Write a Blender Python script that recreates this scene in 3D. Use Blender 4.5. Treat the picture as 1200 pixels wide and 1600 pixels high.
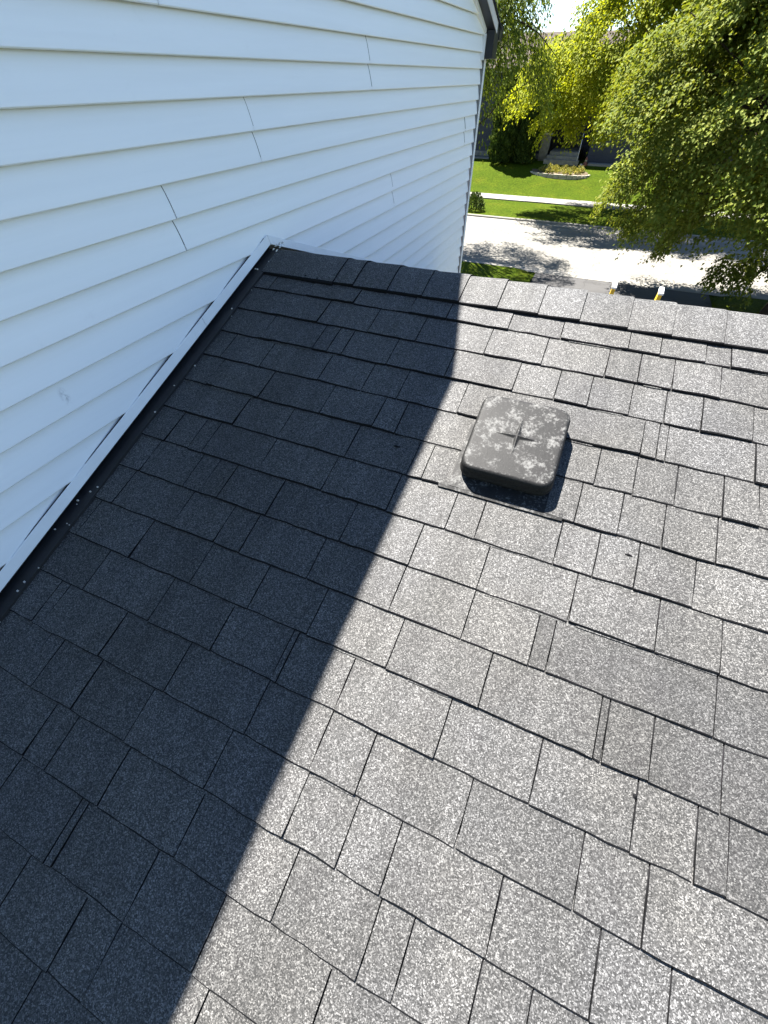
import bpy, math, random
import numpy as np
from math import sin, cos, tan, radians, pi, atan2, asin, degrees
from mathutils import Vector

for o in list(bpy.data.objects):
    bpy.data.objects.remove(o, do_unlink=True)
sc = bpy.context.scene
col = sc.collection

# ------------------------------------------------------------------ camera
ZC = 5.3                                   # camera height over the street
FPX, YAW, PIT = 643.84, -0.41307, -0.81359  # focal length in pixels of the 1200x1600 photograph
TH = 0.328304                              # pitch of the roofs (about 4:12)
H = 0.1429 / 0.1238                        # camera to roof plane, from the 5 5/8 inch shingle exposure
CAM = Vector((0, 0, ZC))
cd = bpy.data.cameras.new('camera')
cam = bpy.data.objects.new('camera', cd)
col.objects.link(cam)
cam.location = CAM
cam.rotation_euler = (pi / 2 + PIT, 0, -YAW)
cd.sensor_fit = 'VERTICAL'
cd.sensor_height = 36.0
cd.lens = FPX / 1600 * 36.0
cd.clip_start = 0.05
cd.clip_end = 2000
sc.camera = cam

# ------------------------------------------------------------------ light
XO = -1.34                                 # rake edge of the upper roof
RAKE_Y, RAKE_Z, PEAK_Y = 5.67, 0.315, 2.0  # lower end of the rake (z from camera height), gable peak
PEAK = Vector((XO, PEAK_Y, RAKE_Z + tan(TH) * (RAKE_Y - PEAK_Y)))
KINK = Vector((-0.325, H * sin(TH) + 1.05 * cos(TH), -H * cos(TH) + 1.05 * sin(TH)))
LDIR = (KINK - PEAK).normalized()          # the peak's shadow falls on the bend of the shadow edge
SUN_EL = asin(-LDIR.z)
SUN_AZ = atan2(-LDIR.x, -LDIR.y)           # from +Y towards +X
world = bpy.data.worlds.new('World')
sc.world = world
world.use_nodes = True
wn = world.node_tree
wn.nodes.clear()
sky = wn.nodes.new('ShaderNodeTexSky')
sky.sky_type = 'NISHITA'
sky.sun_disc = False
sky.sun_elevation = SUN_EL
sky.sun_rotation = SUN_AZ
sky.air_density = 1.0
sky.dust_density = 0.0
sky.altitude = 1200
sky.ozone_density = 2.5
bg = wn.nodes.new('ShaderNodeBackground')
bg.inputs['Strength'].default_value = 0.05
wo = wn.nodes.new('ShaderNodeOutputWorld')
wn.links.new(sky.outputs[0], bg.inputs[0])
wn.links.new(bg.outputs[0], wo.inputs[0])
sd = bpy.data.lights.new('sun', 'SUN')
sd.energy = 5.0
sd.angle = radians(0.53)
sd.color = (1.0, 0.955, 0.89)
sun = bpy.data.objects.new('sun', sd)
col.objects.link(sun)
sun.rotation_euler = LDIR.to_track_quat('-Z', 'Y').to_euler()
sun.location = (-8, 5, 20)
sc.view_settings.view_transform = 'Standard'
sc.view_settings.look = 'None'
sc.view_settings.gamma = 1
sc.view_settings.use_curve_mapping = False
sc.view_settings.exposure = 2.6
sc.render.engine = 'CYCLES'
sc.cycles.use_denoising = True
sc.cycles.max_bounces = 8
sc.cycles.diffuse_bounces = 4
sc.cycles.transparent_max_bounces = 8

# ------------------------------------------------------------------ helpers
rng = random.Random(7)
NR = np.random.default_rng(11)

def aim(px, py):
    """direction of a pixel of the photograph"""
    f = Vector((sin(YAW) * cos(PIT), cos(YAW) * cos(PIT), sin(PIT)))
    r = Vector((cos(YAW), -sin(YAW), 0))
    u = r.cross(f)
    return (px - 600) * r - (py - 800) * u + FPX * f

SV = Vector((0, cos(TH), sin(TH)))
NV = Vector((0, -sin(TH), cos(TH)))

def on_roof(px, py, n=0.004):
    """pixel to (x, s) on the near roof slope"""
    d = aim(px, py)
    p = d * (-(H - n) / d.dot(NV))
    return p.x, p.dot(SV)

def RP(x, s, n):
    """roof coordinates (across, up the slope, above the slope) to world"""
    p = SV * s + NV * (n - H)
    return (x, p.y, p.z + ZC)

class MB:
    def __init__(self):
        self.v, self.f, self.dark = [], [], []
    def add(self, vs, fs):
        k = len(self.v)
        self.v += [tuple(q) for q in vs]
        self.f += [tuple(i + k for i in q) for q in fs]
        return self
    def box(self, x0, x1, y0, y1, z0, z1):
        return self.add([(x0, y0, z0), (x1, y0, z0), (x1, y1, z0), (x0, y1, z0),
                         (x0, y0, z1), (x1, y0, z1), (x1, y1, z1), (x0, y1, z1)],
                        [(3, 2, 1, 0), (4, 5, 6, 7), (0, 1, 5, 4), (1, 2, 6, 5), (2, 3, 7, 6), (3, 0, 4, 7)])
    def prism(self, poly, axis, a, b):
        """extrude a polygon of 2D points along an axis from a to b"""
        n = len(poly)
        def pt(p, t):
            return (t, p[0], p[1]) if axis == 'x' else ((p[0], t, p[1]) if axis == 'y' else (p[0], p[1], t))
        vs = [pt(p, a) for p in poly] + [pt(p, b) for p in poly]
        fs = [tuple(range(n))[::-1], tuple(range(n, 2 * n))]
        fs += [(i, (i + 1) % n, n + (i + 1) % n, n + i) for i in range(n)]
        return self.add(vs, fs)
    def tube(self, pts, rads, sides=8, cap=True):
        pts = [Vector(p) for p in pts]
        k = len(self.v)
        ref = Vector((0.31, 0.17, 0.93))
        for i, p in enumerate(pts):
            d = (pts[min(i + 1, len(pts) - 1)] - pts[max(i - 1, 0)]).normalized()
            r_ = ref if abs(d.dot(ref)) < .95 else Vector((1, 0, 0))
            a = d.cross(r_).normalized(); b = d.cross(a)
            for j in range(sides):
                t = 2 * pi * j / sides
                self.v.append(tuple(p + (a * cos(t) + b * sin(t)) * rads[i]))
        for i in range(len(pts) - 1):
            for j in range(sides):
                self.f.append((k + i * sides + j, k + i * sides + (j + 1) % sides,
                               k + (i + 1) * sides + (j + 1) % sides, k + (i + 1) * sides + j))
        if cap:
            self.f.append(tuple(k + j for j in range(sides)))
            self.f.append(tuple(k + (len(pts) - 1) * sides + j for j in range(sides))[::-1])
        return self
    def build(self, name, mat, parent=None, smooth=False, recalc=True):
        me = bpy.data.meshes.new(name)
        me.from_pydata(self.v, [], self.f)
        if recalc:
            import bmesh
            bm = bmesh.new(); bm.from_mesh(me)
            bmesh.ops.recalc_face_normals(bm, faces=bm.faces)
            bm.to_mesh(me); bm.free()
        if smooth:
            me.polygons.foreach_set('use_smooth', [True] * len(me.polygons))
        me.materials.append(mat)
        if self.dark:
            me.materials.append(M['edge'])
            for i in self.dark: me.polygons[i].material_index = 1
        o = bpy.data.objects.new(name, me)
        col.objects.link(o)
        if parent:
            attach(o, parent)
        return o

def attach(o, parent):
    """parent while leaving the mesh's world coordinates untouched"""
    o.parent = parent
    p, off = parent, Vector((0, 0, 0))
    while p is not None:
        off += p.location
        p = p.parent
    o.location = o.location - off

def empty(name, loc=(0, 0, 0)):
    o = bpy.data.objects.new(name, None)
    o.empty_display_size = .2
    col.objects.link(o)
    o.location = loc
    return o

def tag(o, label=None, cat=None, group=None, kind=None):
    if label: o['label'] = label
    if cat: o['category'] = cat
    if group: o['group'] = group
    if kind: o['kind'] = kind
    return o

# ------------------------------------------------------------------ materials
class NT:
    """small wrapper to write node trees"""
    def __init__(self, name):
        self.m = bpy.data.materials.new(name)
        self.m.use_nodes = True
        self.t = self.m.node_tree
        self.b = self.t.nodes['Principled BSDF']
        self.out = self.t.nodes['Material Output']
    def n(self, kind, **kw):
        x = self.t.nodes.new(kind)
        for k, v in kw.items():
            setattr(x, k, v)
        return x
    def l(self, a, b):
        self.t.links.new(a, b)
    def coord(self, which='Object', scale=None):
        c = self.n('ShaderNodeTexCoord').outputs[which]
        if scale:
            mp = self.n('ShaderNodeMapping'); mp.inputs['Scale'].default_value = scale
            self.l(c, mp.inputs['Vector']); c = mp.outputs[0]
        return c
    def noise(self, vec, scale, detail=2, rough=.5):
        x = self.n('ShaderNodeTexNoise')
        x.inputs['Scale'].default_value = scale
        x.inputs['Detail'].default_value = detail
        x.inputs['Roughness'].default_value = rough
        self.l(vec, x.inputs['Vector'])
        return x.outputs['Fac']
    def voro(self, vec, scale, out='Color'):
        x = self.n('ShaderNodeTexVoronoi')
        x.inputs['Scale'].default_value = scale
        self.l(vec, x.inputs['Vector'])
        return x.outputs[out]
    def ramp(self, fac, stops, interp='LINEAR'):
        x = self.n('ShaderNodeValToRGB')
        cr = x.color_ramp
        cr.interpolation = interp
        while len(cr.elements) < len(stops):
            cr.elements.new(.5)
        for e, (p, c) in zip(cr.elements, stops):
            e.position = p
            e.color = (c, c, c, 1) if isinstance(c, (int, float)) else (*c, 1)
        self.l(fac, x.inputs[0])
        return x.outputs[0]
    def mix(self, fac, a, b, mode='MIX'):
        x = self.n('ShaderNodeMix', data_type='RGBA', blend_type=mode)
        for s_, v in ((x.inputs['Factor'], fac), (x.inputs['A'], a), (x.inputs['B'], b)):
            if isinstance(v, (int, float)):
                s_.default_value = v if s_.type == 'VALUE' else (v, v, v, 1)
            elif isinstance(v, tuple):
                s_.default_value = (*v, 1)
            else:
                self.l(v, s_)
        return x.outputs['Result']
    def math(self, op, a, b=None, clamp=False):
        x = self.n('ShaderNodeMath', operation=op, use_clamp=clamp)
        for i, v in enumerate((a, b)):
            if v is None: continue
            if isinstance(v, (int, float)): x.inputs[i].default_value = v
            else: self.l(v, x.inputs[i])
        return x.outputs[0]
    def sep(self, v):
        x = self.n('ShaderNodeSeparateXYZ'); self.l(v, x.inputs[0]); return x.outputs
    def bump(self, h, strength, dist):
        x = self.n('ShaderNodeBump')
        x.inputs['Strength'].default_value = strength
        x.inputs['Distance'].default_value = dist
        self.l(h, x.inputs['Height'])
        self.l(x.outputs[0], self.b.inputs['Normal'])
    def base(self, c, rough=.8, spec=.3, metal=0):
        i = self.b.inputs
        if isinstance(c, tuple): i['Base Color'].default_value = (*c, 1)
        else: self.l(c, i['Base Color'])
        if isinstance(rough, (int, float)): i['Roughness'].default_value = rough
        else: self.l(rough, i['Roughness'])
        i['Specular IOR Level'].default_value = spec
        i['Metallic'].default_value = metal
        return self.m

def plain(name, c, rough=.7, spec=.3, var=.18, scale=6, metal=0):
    t = NT(name)
    v = t.coord()
    f = t.noise(v, scale, 5, .6)
    k = t.ramp(f, [(.3, 1 - var), (.7, 1 + var * .5)])
    return t.base(t.mix(1.0, c, k, 'MULTIPLY'), rough, spec, metal)

def mat_shingle():
    t = NT('granule_shingle')
    v = t.coord()
    fine = t.sep(t.voro(v, 430))[0]
    mid = t.sep(t.voro(v, 230))[1]
    g1 = t.ramp(fine, [(0, .006), (.28, .020), (.58, .052), (.82, .110), (1, .205)])
    g2 = t.ramp(mid, [(0, .020), (.4, .045), (.75, .076), (1, .12)])
    g = t.mix(.24, g1, g2)
    # weathering: broad patches along the slope and faint vertical shading between the laminate teeth
    sv = t.coord('Object', (2.2, .8, .8))
    w1 = t.ramp(t.noise(sv, 2.2, 4, .6), [(.3, .84), (.7, 1.1)])
    sv2 = t.coord('Object', (9.0, .6, .6))
    w2 = t.ramp(t.noise(sv2, 1.7, 1, .4), [(.42, .9), (.56, 1.05)])
    g = t.mix(1.0, g, w1, 'MULTIPLY')
    g = t.mix(1.0, g, w2, 'MULTIPLY')
    oi = t.n('ShaderNodeObjectInfo')
    g = t.mix(1.0, g, oi.outputs['Color'], 'MULTIPLY')
    tint = t.ramp(t.noise(v, 3.1, 3), [(.35, (1.0, .98, .935)), (.65, (.99, .985, .985))])
    g = t.mix(1.0, g, tint, 'MULTIPLY')
    # sparse scuffs where granules have rubbed off
    sc_ = t.ramp(t.noise(v, 9, 5, .72), [(.71, 0.0), (.77, 1.0)])
    g = t.mix(t.math('MULTIPLY', sc_, .45), g, (.03, .03, .032))
    hgt = t.math('ADD', t.math('MULTIPLY', fine, .7), t.math('MULTIPLY', mid, .5))
    t.bump(hgt, .75, .0022)
    return t.base(g, .72, .4)

def mat_siding():
    t = NT('white_vinyl_siding')
    v = t.coord()
    st = t.coord('Object', (1, .35, 9))
    w = t.ramp(t.noise(st, 3.0, 4, .6), [(.3, .955), (.7, 1.0)])
    dirt = t.ramp(t.noise(v, 14, 6, .7), [(.62, 1.0), (.8, .93)])
    c = t.mix(1.0, (.87, .875, .88), w, 'MULTIPLY')
    c = t.mix(1.0, c, dirt, 'MULTIPLY')
    # one grey scuff on a plank
    vm = t.n('ShaderNodeVectorMath', operation='DISTANCE')
    mp = t.n('ShaderNodeMapping'); mp.inputs['Scale'].default_value = (.2, 1.6, .8)
    t.l(v, mp.inputs[0]); t.l(mp.outputs[0], vm.inputs[0])
    d = aim(104, 620); p = d * (-1.425 / d.x)
    vm.inputs[1].default_value = (-1.425 * .2, p.y * 1.6, (p.z + ZC) * .8)
    near = t.ramp(vm.outputs['Value'], [(.006, 1.0), (.028, 0.0)])
    spots = t.ramp(t.noise(v, 70, 4, .7), [(.46, 0.0), (.6, 1.0)])
    c = t.mix(t.math('MULTIPLY', t.math('MULTIPLY', near, spots), .55), c, (.28, .28, .30))
    g = t.coord('Object', (1, 1.2, 26))
    t.bump(t.noise(g, 7, 5, .65), .12, .003)
    return t.base(c, .48, .35)

def mat_vent():
    t = NT('weathered_vent_plastic')
    v = t.coord()
    a = t.noise(v, 21, 9, .78)
    b = t.noise(v, 130, 4, .7)
    s_ = t.math('ADD', t.math('MULTIPLY', a, .75), t.math('MULTIPLY', b, .35))
    m = t.ramp(s_, [(.555, 0.0), (.595, .5), (.65, 1.0)])
    dark_mottle = t.ramp(t.noise(v, 240, 3, .7), [(.35, .005), (.65, .016)])  # mottled dark base, left darkest on the side faces
    # oxidised bloom only where rain and sun reach: upward faces
    nn = t.n('ShaderNodeNewGeometry')
    up = t.ramp(t.sep(nn.outputs['Normal'])[2], [(.72, 0.0), (.93, 1.0)])
    c = t.mix(t.math('MULTIPLY', m, up), dark_mottle, (.19, .19, .185))
    c = t.mix(t.math('MULTIPLY', up, .45), c, (.022, .022, .022))
    t.bump(s_, .5, .0025)
    rg = t.ramp(m, [(0, .58), (1, .9)])
    return t.base(c, rg, .16)

def mat_leaf(name, c1, c2, c3, trans=.35):
    t = NT(name)
    v = t.coord()
    gi = t.n('ShaderNodeNewGeometry').outputs['Random Per Island']
    c = t.ramp(gi, [(0, c1), (.5, c2), (1, c3)])
    k = t.ramp(t.noise(v, .9, 3), [(.3, .78), (.7, 1.15)])
    c = t.mix(1.0, c, k, 'MULTIPLY')
    t.base(c, .68, .14)
    tr = t.n('ShaderNodeBsdfTranslucent')
    cc = t.mix(1.0, c, (1.25, 1.15, .5), 'MULTIPLY')
    t.l(cc, tr.inputs['Color'])
    ms = t.n('ShaderNodeMixShader'); ms.inputs[0].default_value = trans
    t.l(t.b.outputs[0], ms.inputs[1]); t.l(tr.outputs[0], ms.inputs[2])
    t.l(ms.outputs[0], t.out.inputs['Surface'])
    return t.m

def mat_grass():
    t = NT('lawn_grass')
    v = t.coord()
    a = t.noise(v, .75, 6, .7); b = t.noise(v, 9, 5, .75); c_ = t.noise(v, 55, 3, .8)
    c = t.ramp(a, [(.3, (.036, .063, .003)), (.55, (.053, .078, .004)), (.75, (.078, .088, .007))])
    k = t.ramp(b, [(.3, .5), (.5, 1.0), (.7, 1.45)])
    k2 = t.ramp(c_, [(.25, .6), (.75, 1.3)])
    c = t.mix(1.0, c, k, 'MULTIPLY'); c = t.mix(1.0, c, k2, 'MULTIPLY')
    t.bump(t.math('ADD', b, c_), .9, .06)
    return t.base(c, .9, .04)

def mat_concrete(name, base, warm=(1, .97, .9)):
    t = NT(name)
    v = t.coord()
    a = t.ramp(t.noise(v, .7, 5, .65), [(.3, .86), (.7, 1.06)])
    b = t.ramp(t.noise(v, 18, 5, .75), [(.3, .9), (.7, 1.06)])
    st = t.coord('Object', (.12, 2.2, 1))
    tr = t.ramp(t.noise(st, 1.3, 3, .6), [(.35, .93), (.6, 1.03)])
    vr = t.n('ShaderNodeTexVoronoi', feature='DISTANCE_TO_EDGE'); vr.inputs['Scale'].default_value = .33
    wv = t.n('ShaderNodeTexNoise'); wv.inputs['Scale'].default_value = 1.1; wv.inputs['Detail'].default_value = 5
    t.l(v, wv.inputs['Vector'])
    ad = t.n('ShaderNodeVectorMath', operation='ADD'); t.l(v, ad.inputs[0]); t.l(wv.outputs['Color'], ad.inputs[1])
    t.l(ad.outputs[0], vr.inputs['Vector'])
    crack = t.ramp(vr.outputs['Distance'], [(.002, .72), (.008, 1.0)])
    c = t.mix(1.0, tuple(base * w for w in warm), a, 'MULTIPLY')
    for k in (b, tr, crack):
        c = t.mix(1.0, c, k, 'MULTIPLY')
    t.bump(t.noise(v, 60, 3, .7), .3, .004)
    return t.base(c, .85, .2)

def mat_clap(name, c, pitch):
    """clapboards too far away to pick apart"""
    t = NT(name)
    v = t.coord()
    w = t.math('FRACT', t.math('DIVIDE', t.sep(v)[2], pitch))
    t.bump(w, .9, .012)
    k = t.ramp(t.noise(v, 2, 4), [(.3, .88), (.7, 1.08)])
    return t.base(t.mix(1.0, c, k, 'MULTIPLY'), .6, .3)

def mat_far_roof(name, c):
    t = NT(name)
    v = t.coord()
    k = t.ramp(t.sep(t.voro(t.coord('Object', (3.0, 6.5, 6.5)), 1.0))[0], [(0, .72), (1, 1.2)])
    k2 = t.ramp(t.noise(v, 30, 3, .7), [(.3, .8), (.7, 1.2)])
    cc = t.mix(1.0, c, k, 'MULTIPLY'); cc = t.mix(1.0, cc, k2, 'MULTIPLY')
    return t.base(cc, .85, .2)

M = dict(
    shingle=mat_shingle(), siding=mat_siding(), vent=mat_vent(), grass=mat_grass(),
    vinyl=plain('white_vinyl_trim', (.74, .745, .75), .42, .35, .07, 9),
    wrap=plain('house_wrap_shade', (.045, .045, .05), .8, .2, .2, 5),  # wall body coloured dark so joints and channel gaps look shaded
    edge=plain('asphalt_edge_shadow_line', (.008, .008, .009), .9, .1, .3, 60),  # black cut asphalt, also paints the shadow line along the butts
    flash=plain('black_flashing_metal', (.012, .012, .014), .5, .4, .3, 30),
    deck=plain('roof_underlay', (.018, .018, .02), .95, .1, .3, 20),
    black=plain('black_trim_paint', (.014, .014, .018), .45, .4, .2, 8),
    fascia=plain('pale_fascia_paint', (.60, .56, .54), .5, .3, .1, 8),
    street=mat_concrete('sunbleached_street', .152, (1, .95, .84)), walk=mat_concrete('sidewalk_concrete', .20, (1, .95, .86)),
    kerb=mat_concrete('kerb_concrete', .2, (1, .95, .85)), drive=mat_concrete('asphalt_drive', .06, (1, .98, .97)),
    bark=plain('bark', (.035, .027, .02), .9, .1, .5, 14),
    maple=mat_leaf('maple_leaf', (.085, .115, .012), (.125, .158, .020), (.185, .20, .036), .36),
    locust=mat_leaf('locust_leaf', (.15, .19, .010), (.21, .25, .015), (.28, .30, .024), .52),
    locust_dark=mat_leaf('shade_locust_leaf', (.05, .085, .012), (.085, .12, .016), (.13, .17, .025), .40),  # darker locust copy, backlit shade put into the leaf colour
    arbor=mat_leaf('arborvitae_spray', (.014, .03, .006), (.03, .055, .012), (.08, .11, .024), .2),
    bedleaf=mat_leaf('bed_plant_leaf', (.14, .17, .03), (.24, .23, .07), (.36, .32, .15), .3),
    blue=mat_clap('blue_grey_clapboard', (.040, .043, .060), .14),
    brownroof=mat_far_roof('brown_shingle_roof', (.050, .038, .030)),
    stone=plain('grey_stone', (.20, .185, .155), .85, .2, .35, 5),
    palestone=plain('pale_edging_stone', (.34, .31, .25), .85, .2, .3, 6),
    soil=plain('bed_soil', (.09, .07, .045), .95, .1, .4, 12),
    glass=plain('dark_window_glass', (.02, .025, .03), .08, .6, .1, 2),
    doorp=plain('dark_door_paint', (.03, .025, .025), .4, .4, .1, 3),
    lampw=plain('white_lamp_glass', (.75, .74, .7), .3, .4, .05, 3),
    yellow=plain('yellow_fibreglass', (.62, .40, .03), .45, .4, .15, 25),
    capw=plain('white_rubber_cap', (.72, .72, .70), .6, .3, .15, 40),
    alu=plain('aluminium_rung', (.55, .55, .56), .35, .5, .1, 10, 1.0),
    red=plain('red_figure_paint', (.19, .07, .045), .7, .3, .2, 10),
    cream=plain('cream_paint', (.32, .27, .21), .7, .3, .15, 10),
    debris=plain('pale_debris', (.5, .48, .44), .8, .2, .3, 200),
)

# ================================================================== ground, street, lawns
def sheet(name, x0, x1, y0, y1, z, mat, kind='structure'):
    o = MB().add([(x0, y0, z), (x1, y0, z), (x1, y1, z), (x0, y1, z)], [(0, 1, 2, 3)]).build(name, mat)
    return tag(o, kind=kind)

sheet('ground', -700, 700, -700, 700, -0.02, M['grass'])
NK, FK = 18.85, 27.0                       # near and far kerb faces
sheet('street', -120, 120, NK, FK, 0.0, M['street'])
def rounded_lawn(name, pts, z0, z1):
    return tag(MB().prism(pts, 'z', z0, z1).build(name, M['grass']), kind='structure')
DX0, DX1 = -1.75, 4.25                     # driveway
def arc(cx, cy, r, a0, a1, n=8):
    return [(cx + r * cos(radians(a0 + (a1 - a0) * i / n)), cy + r * sin(radians(a0 + (a1 - a0) * i / n))) for i in range(n + 1)]
rounded_lawn('lawn_near_left', [(-90, 5.9), (DX0, 5.9)] + arc(DX0 - .9, NK - 1.1, .9, 0, 90) + [(-90, NK - .2)], -.018, .12)
rounded_lawn('lawn_near_right', [(DX1, 5.9), (90, 5.9), (90, NK - .2)] + arc(DX1 + .9, NK - 1.1, .9, 90, 180), -.018, .12)
sheet('driveway', DX0, DX1, 5.0, NK - .004, -.004, M['drive'])
def kerb(name, x0, x1, y0, y1, h=.13):
    prof = [(y0, -.01), (y1, -.01), (y1, h - .015), (y1 - .02, h), (y0 + .03, h), (y0, h - .03)]
    return tag(MB().prism(prof, 'x', x0, x1).build(name, M['kerb']), kind='structure')
kerb('kerb_near_left', -90, DX0 - .9, NK - .19, NK - .03)
kerb('kerb_near_right', DX1 + .9, 90, NK - .19, NK - .03)
kerb('kerb_far', -90, 90, FK + .01, FK + .17, .09)
# concrete gutter apron along the near side
sheet('gutter_apron', -90, 90, NK - .03, NK + .55, .004, M['kerb'])
sheet('gutter_far', -90, 90, FK - .5, FK + .012, .004, M['kerb'])
SW0, SW1 = 31.45, 32.85                    # far sidewalk
rounded_lawn('parkway_far', [(-90, FK + .17), (90, FK + .17), (90, SW0), (-90, SW0)], -.018, .085)
walk = tag(MB().box(-90, 90, SW0 + .003, SW1 - .003, -.015, .12).build('sidewalk', M['kerb']), kind='structure')
for i in range(-9, 6):
    x0 = i * 1.52 + rng.uniform(-.01, .01)
    z = .142 + rng.uniform(-.004, .004)
    MB().box(x0 + .012, x0 + 1.508, SW0 - .01, SW1 + .01, .118, z).build('slab', M['walk'], walk)
# lawn across the street, rising to the house
def lawn_z(y):
    t = min(1, max(0, (y - SW1) / 6.0))
    return .12 + 1.13 * t * t * (3 - 2 * t)
mb = MB()
ys = [SW1 + .005 + i * .35 for i in range(24)] + [44, 60]
xs = [-90 + i * 6 for i in range(31)]
for y in ys:
    for x in xs:
        bumpz = .03 * sin(x * .9 + y) * sin(y * 1.7) if y > SW1 + .2 else 0
        mb.v.append((x, y, lawn_z(y) + bumpz))
n = len(xs)
for j in range(len(ys) - 1):
    for i in range(n - 1):
        mb.f.append((j * n + i, j * n + i + 1, (j + 1) * n + i + 1, (j + 1) * n + i))
tag(mb.build('lawn_far', M['grass'], smooth=True), kind='structure')

# ================================================================== the white house
house = tag(empty('house', (-5.0, PEAK_Y, 0)),
            'white clapboard house with black rake trim rising beside the shingled roof', 'house')
XW = -1.4525                                 # sheathing plane
YC = 5.575                                  # street corner of the wall
YB = 2 * PEAK_Y - YC
TT = tan(TH)
def ztop(y):                                # top of the upper roof, from camera height
    return RAKE_Z + TT * (RAKE_Y - y) if y >= PEAK_Y else PEAK.z - TT * (PEAK_Y - y)
def zsof(y):
    return ztop(y) - .088
# body of the house behind the siding
body = MB()
poly = [(YB + .01, ZC - ZC + .0), (YC - .01, .0), (YC - .01, ZC + zsof(YC) - .01), (PEAK_Y, ZC + zsof(PEAK_Y) - .01), (YB + .01, ZC + zsof(YB) - .01)]
body.prism(poly, 'x', -9.0, XW)
gable = body.build('gable_wall', M['wrap'], house)

# lower roof line on the wall: (y, z) of the slope, from camera height
RIDGE_S = 1.583
RY = H * sin(TH) + RIDGE_S * cos(TH)
RZ = -H * cos(TH) + RIDGE_S * sin(TH)
def zroof(y):
    return RZ - TT * abs(y - RY)
CH0, CH1 = .030 / cos(TH), .061 / cos(TH)    # wall channel above the slope
def yspan(z):
    """stretches of wall height z that stand clear of the lower roof"""
    lo, hi = YB, YC - .045
    zz = z + ZC * 0
    up = []
    # limits under the upper rake
    if z > zsof(YC) - .03:
        k = (z - (zsof(PEAK_Y) - .03)) / -TT
        if k <= 0: return []
        lo, hi = max(lo, PEAK_Y - k), min(hi, PEAK_Y + k)
    top = RZ + CH1 - .024
    if z >= top:
        return [(lo, hi)]
    k = (top - z) / TT
    return [(a, b) for a, b in ((lo, RY - k), (RY + k, hi)) if b - a > .01]

EXPO = .10185
ZB0 = .1498                                  # butt of one plank, from camera height
# lap joints seen in the photo: plank index -> y
def wall_y(px, py):
    d = aim(px, py); return (d * (-1.425 / d.x)).y
joints = {}
def zrow(k): return ZB0 - EXPO * k
JP = [(0, 247, 2), (1, 578, 70), (2, 581, 115), (3, 393, 178), (4, 405, 228), (5, 269, 318), (6, 284, 366), (6, 614.5, 283), (7, 616.5, 310),
      (4, 728, 195), (5, 727, 217)]
for k, px, py in JP:
    y = wall_y(px, py)
    z = (aim(px, py) * (-1.425 / aim(px, py).x)).z
    kk = math.ceil((ZB0 - z) / EXPO - .02)  # the plank whose face holds that point
    joints.setdefault(kk, []).append(y)
PROF = [(1.12, .0022), (1.0, .0026), (.94, .0055), (.75, .0115), (.5, .0175), (.25, .0228), (.06, .0265), (.015, .0272), (0.0, .0262), (-.02, .0235), (.0, .0205), (.06, .0200)]
kmin = -int((PEAK.z - ZB0) / EXPO) - 1
kmax = int((ZB0 + 2.35) / EXPO)
plank_parts = 0
for k in range(kmin, kmax + 1):
    zb = zrow(k)
    rows = []
    for t, d in PROF:
        rows.append((zb + t * EXPO, XW + d))
    # spans at the middle of the plank decide how many stretches it has
    nspan = max(len(yspan(zz)) for zz, _ in rows)
    for si in range(nspan):
        js = joints.get(k, [])
        ends = []
        for zz, _ in rows:
            sp = yspan(zz)
            if not sp:
                sp = [(PEAK_Y, PEAK_Y)]
            if len(sp) == 1 and nspan == 2:
                # this height still clears the ridge: split it there
                sp = [(sp[0][0], RY), (RY, sp[0][1])]
            ends.append(sp[min(si, len(sp) - 1)])
        lo = min(e[0] for e in ends); hi = max(e[1] for e in ends)
        cuts = [lo] + sorted(y for y in js if lo + .05 < y < hi - .05) + [hi]
        for ci in range(len(cuts) - 1):
            over = .0016 if (ci % 2 == 0) else 0.0
            mb = MB()
            ny = max(2, int((cuts[ci + 1] - cuts[ci]) / .6) + 1)
            wob = [rng.uniform(-.0006, .0006) for _ in range(ny)]
            for (zz, xx), (e0, e1) in zip(rows, ends):
                a = e0 if ci == 0 else cuts[ci] + (.0026 if cuts[ci] < 2.6 else .0045)
                b = e1 if ci == len(cuts) - 2 else cuts[ci + 1] - (.0026 if cuts[ci + 1] < 2.6 else .0045)
                # joint lines bow with the plank's profile
                bow = .006 * ((zz - zb) / EXPO) ** 2
                a2 = a if ci == 0 else max(e0, a - bow)
                b2 = b if ci == len(cuts) - 2 else min(e1, b - bow)
                if b2 < a2: b2 = a2
                for j in range(ny):
                    t = j / (ny - 1)
                    mb.v.append((xx + over + wob[j], a2 + (b2 - a2) * t, ZC + zz))
            for i in range(len(rows) - 1):
                for j in range(ny - 1):
                    mb.f.append((i * ny + j, i * ny + j + 1, (i + 1) * ny + j + 1, (i + 1) * ny + j))
            mb.build('siding_plank', M['siding'], gable, recalc=False)
            plank_parts += 1

# corner post: L of two flanges with a shadow gap where the planks slip in
def zw(z): return ZC + z
XP = -1.4115
cp = MB()
cp.prism([(XP - .004, YC - .040), (XP, YC - .040), (XP, YC + .012), (XW - .03, YC + .012), (XW - .03, YC + .008), (XP - .004, YC + .008)], 'z', .05, zw(.112))
cp.build('corner_post', M['vinyl'], house)
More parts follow.
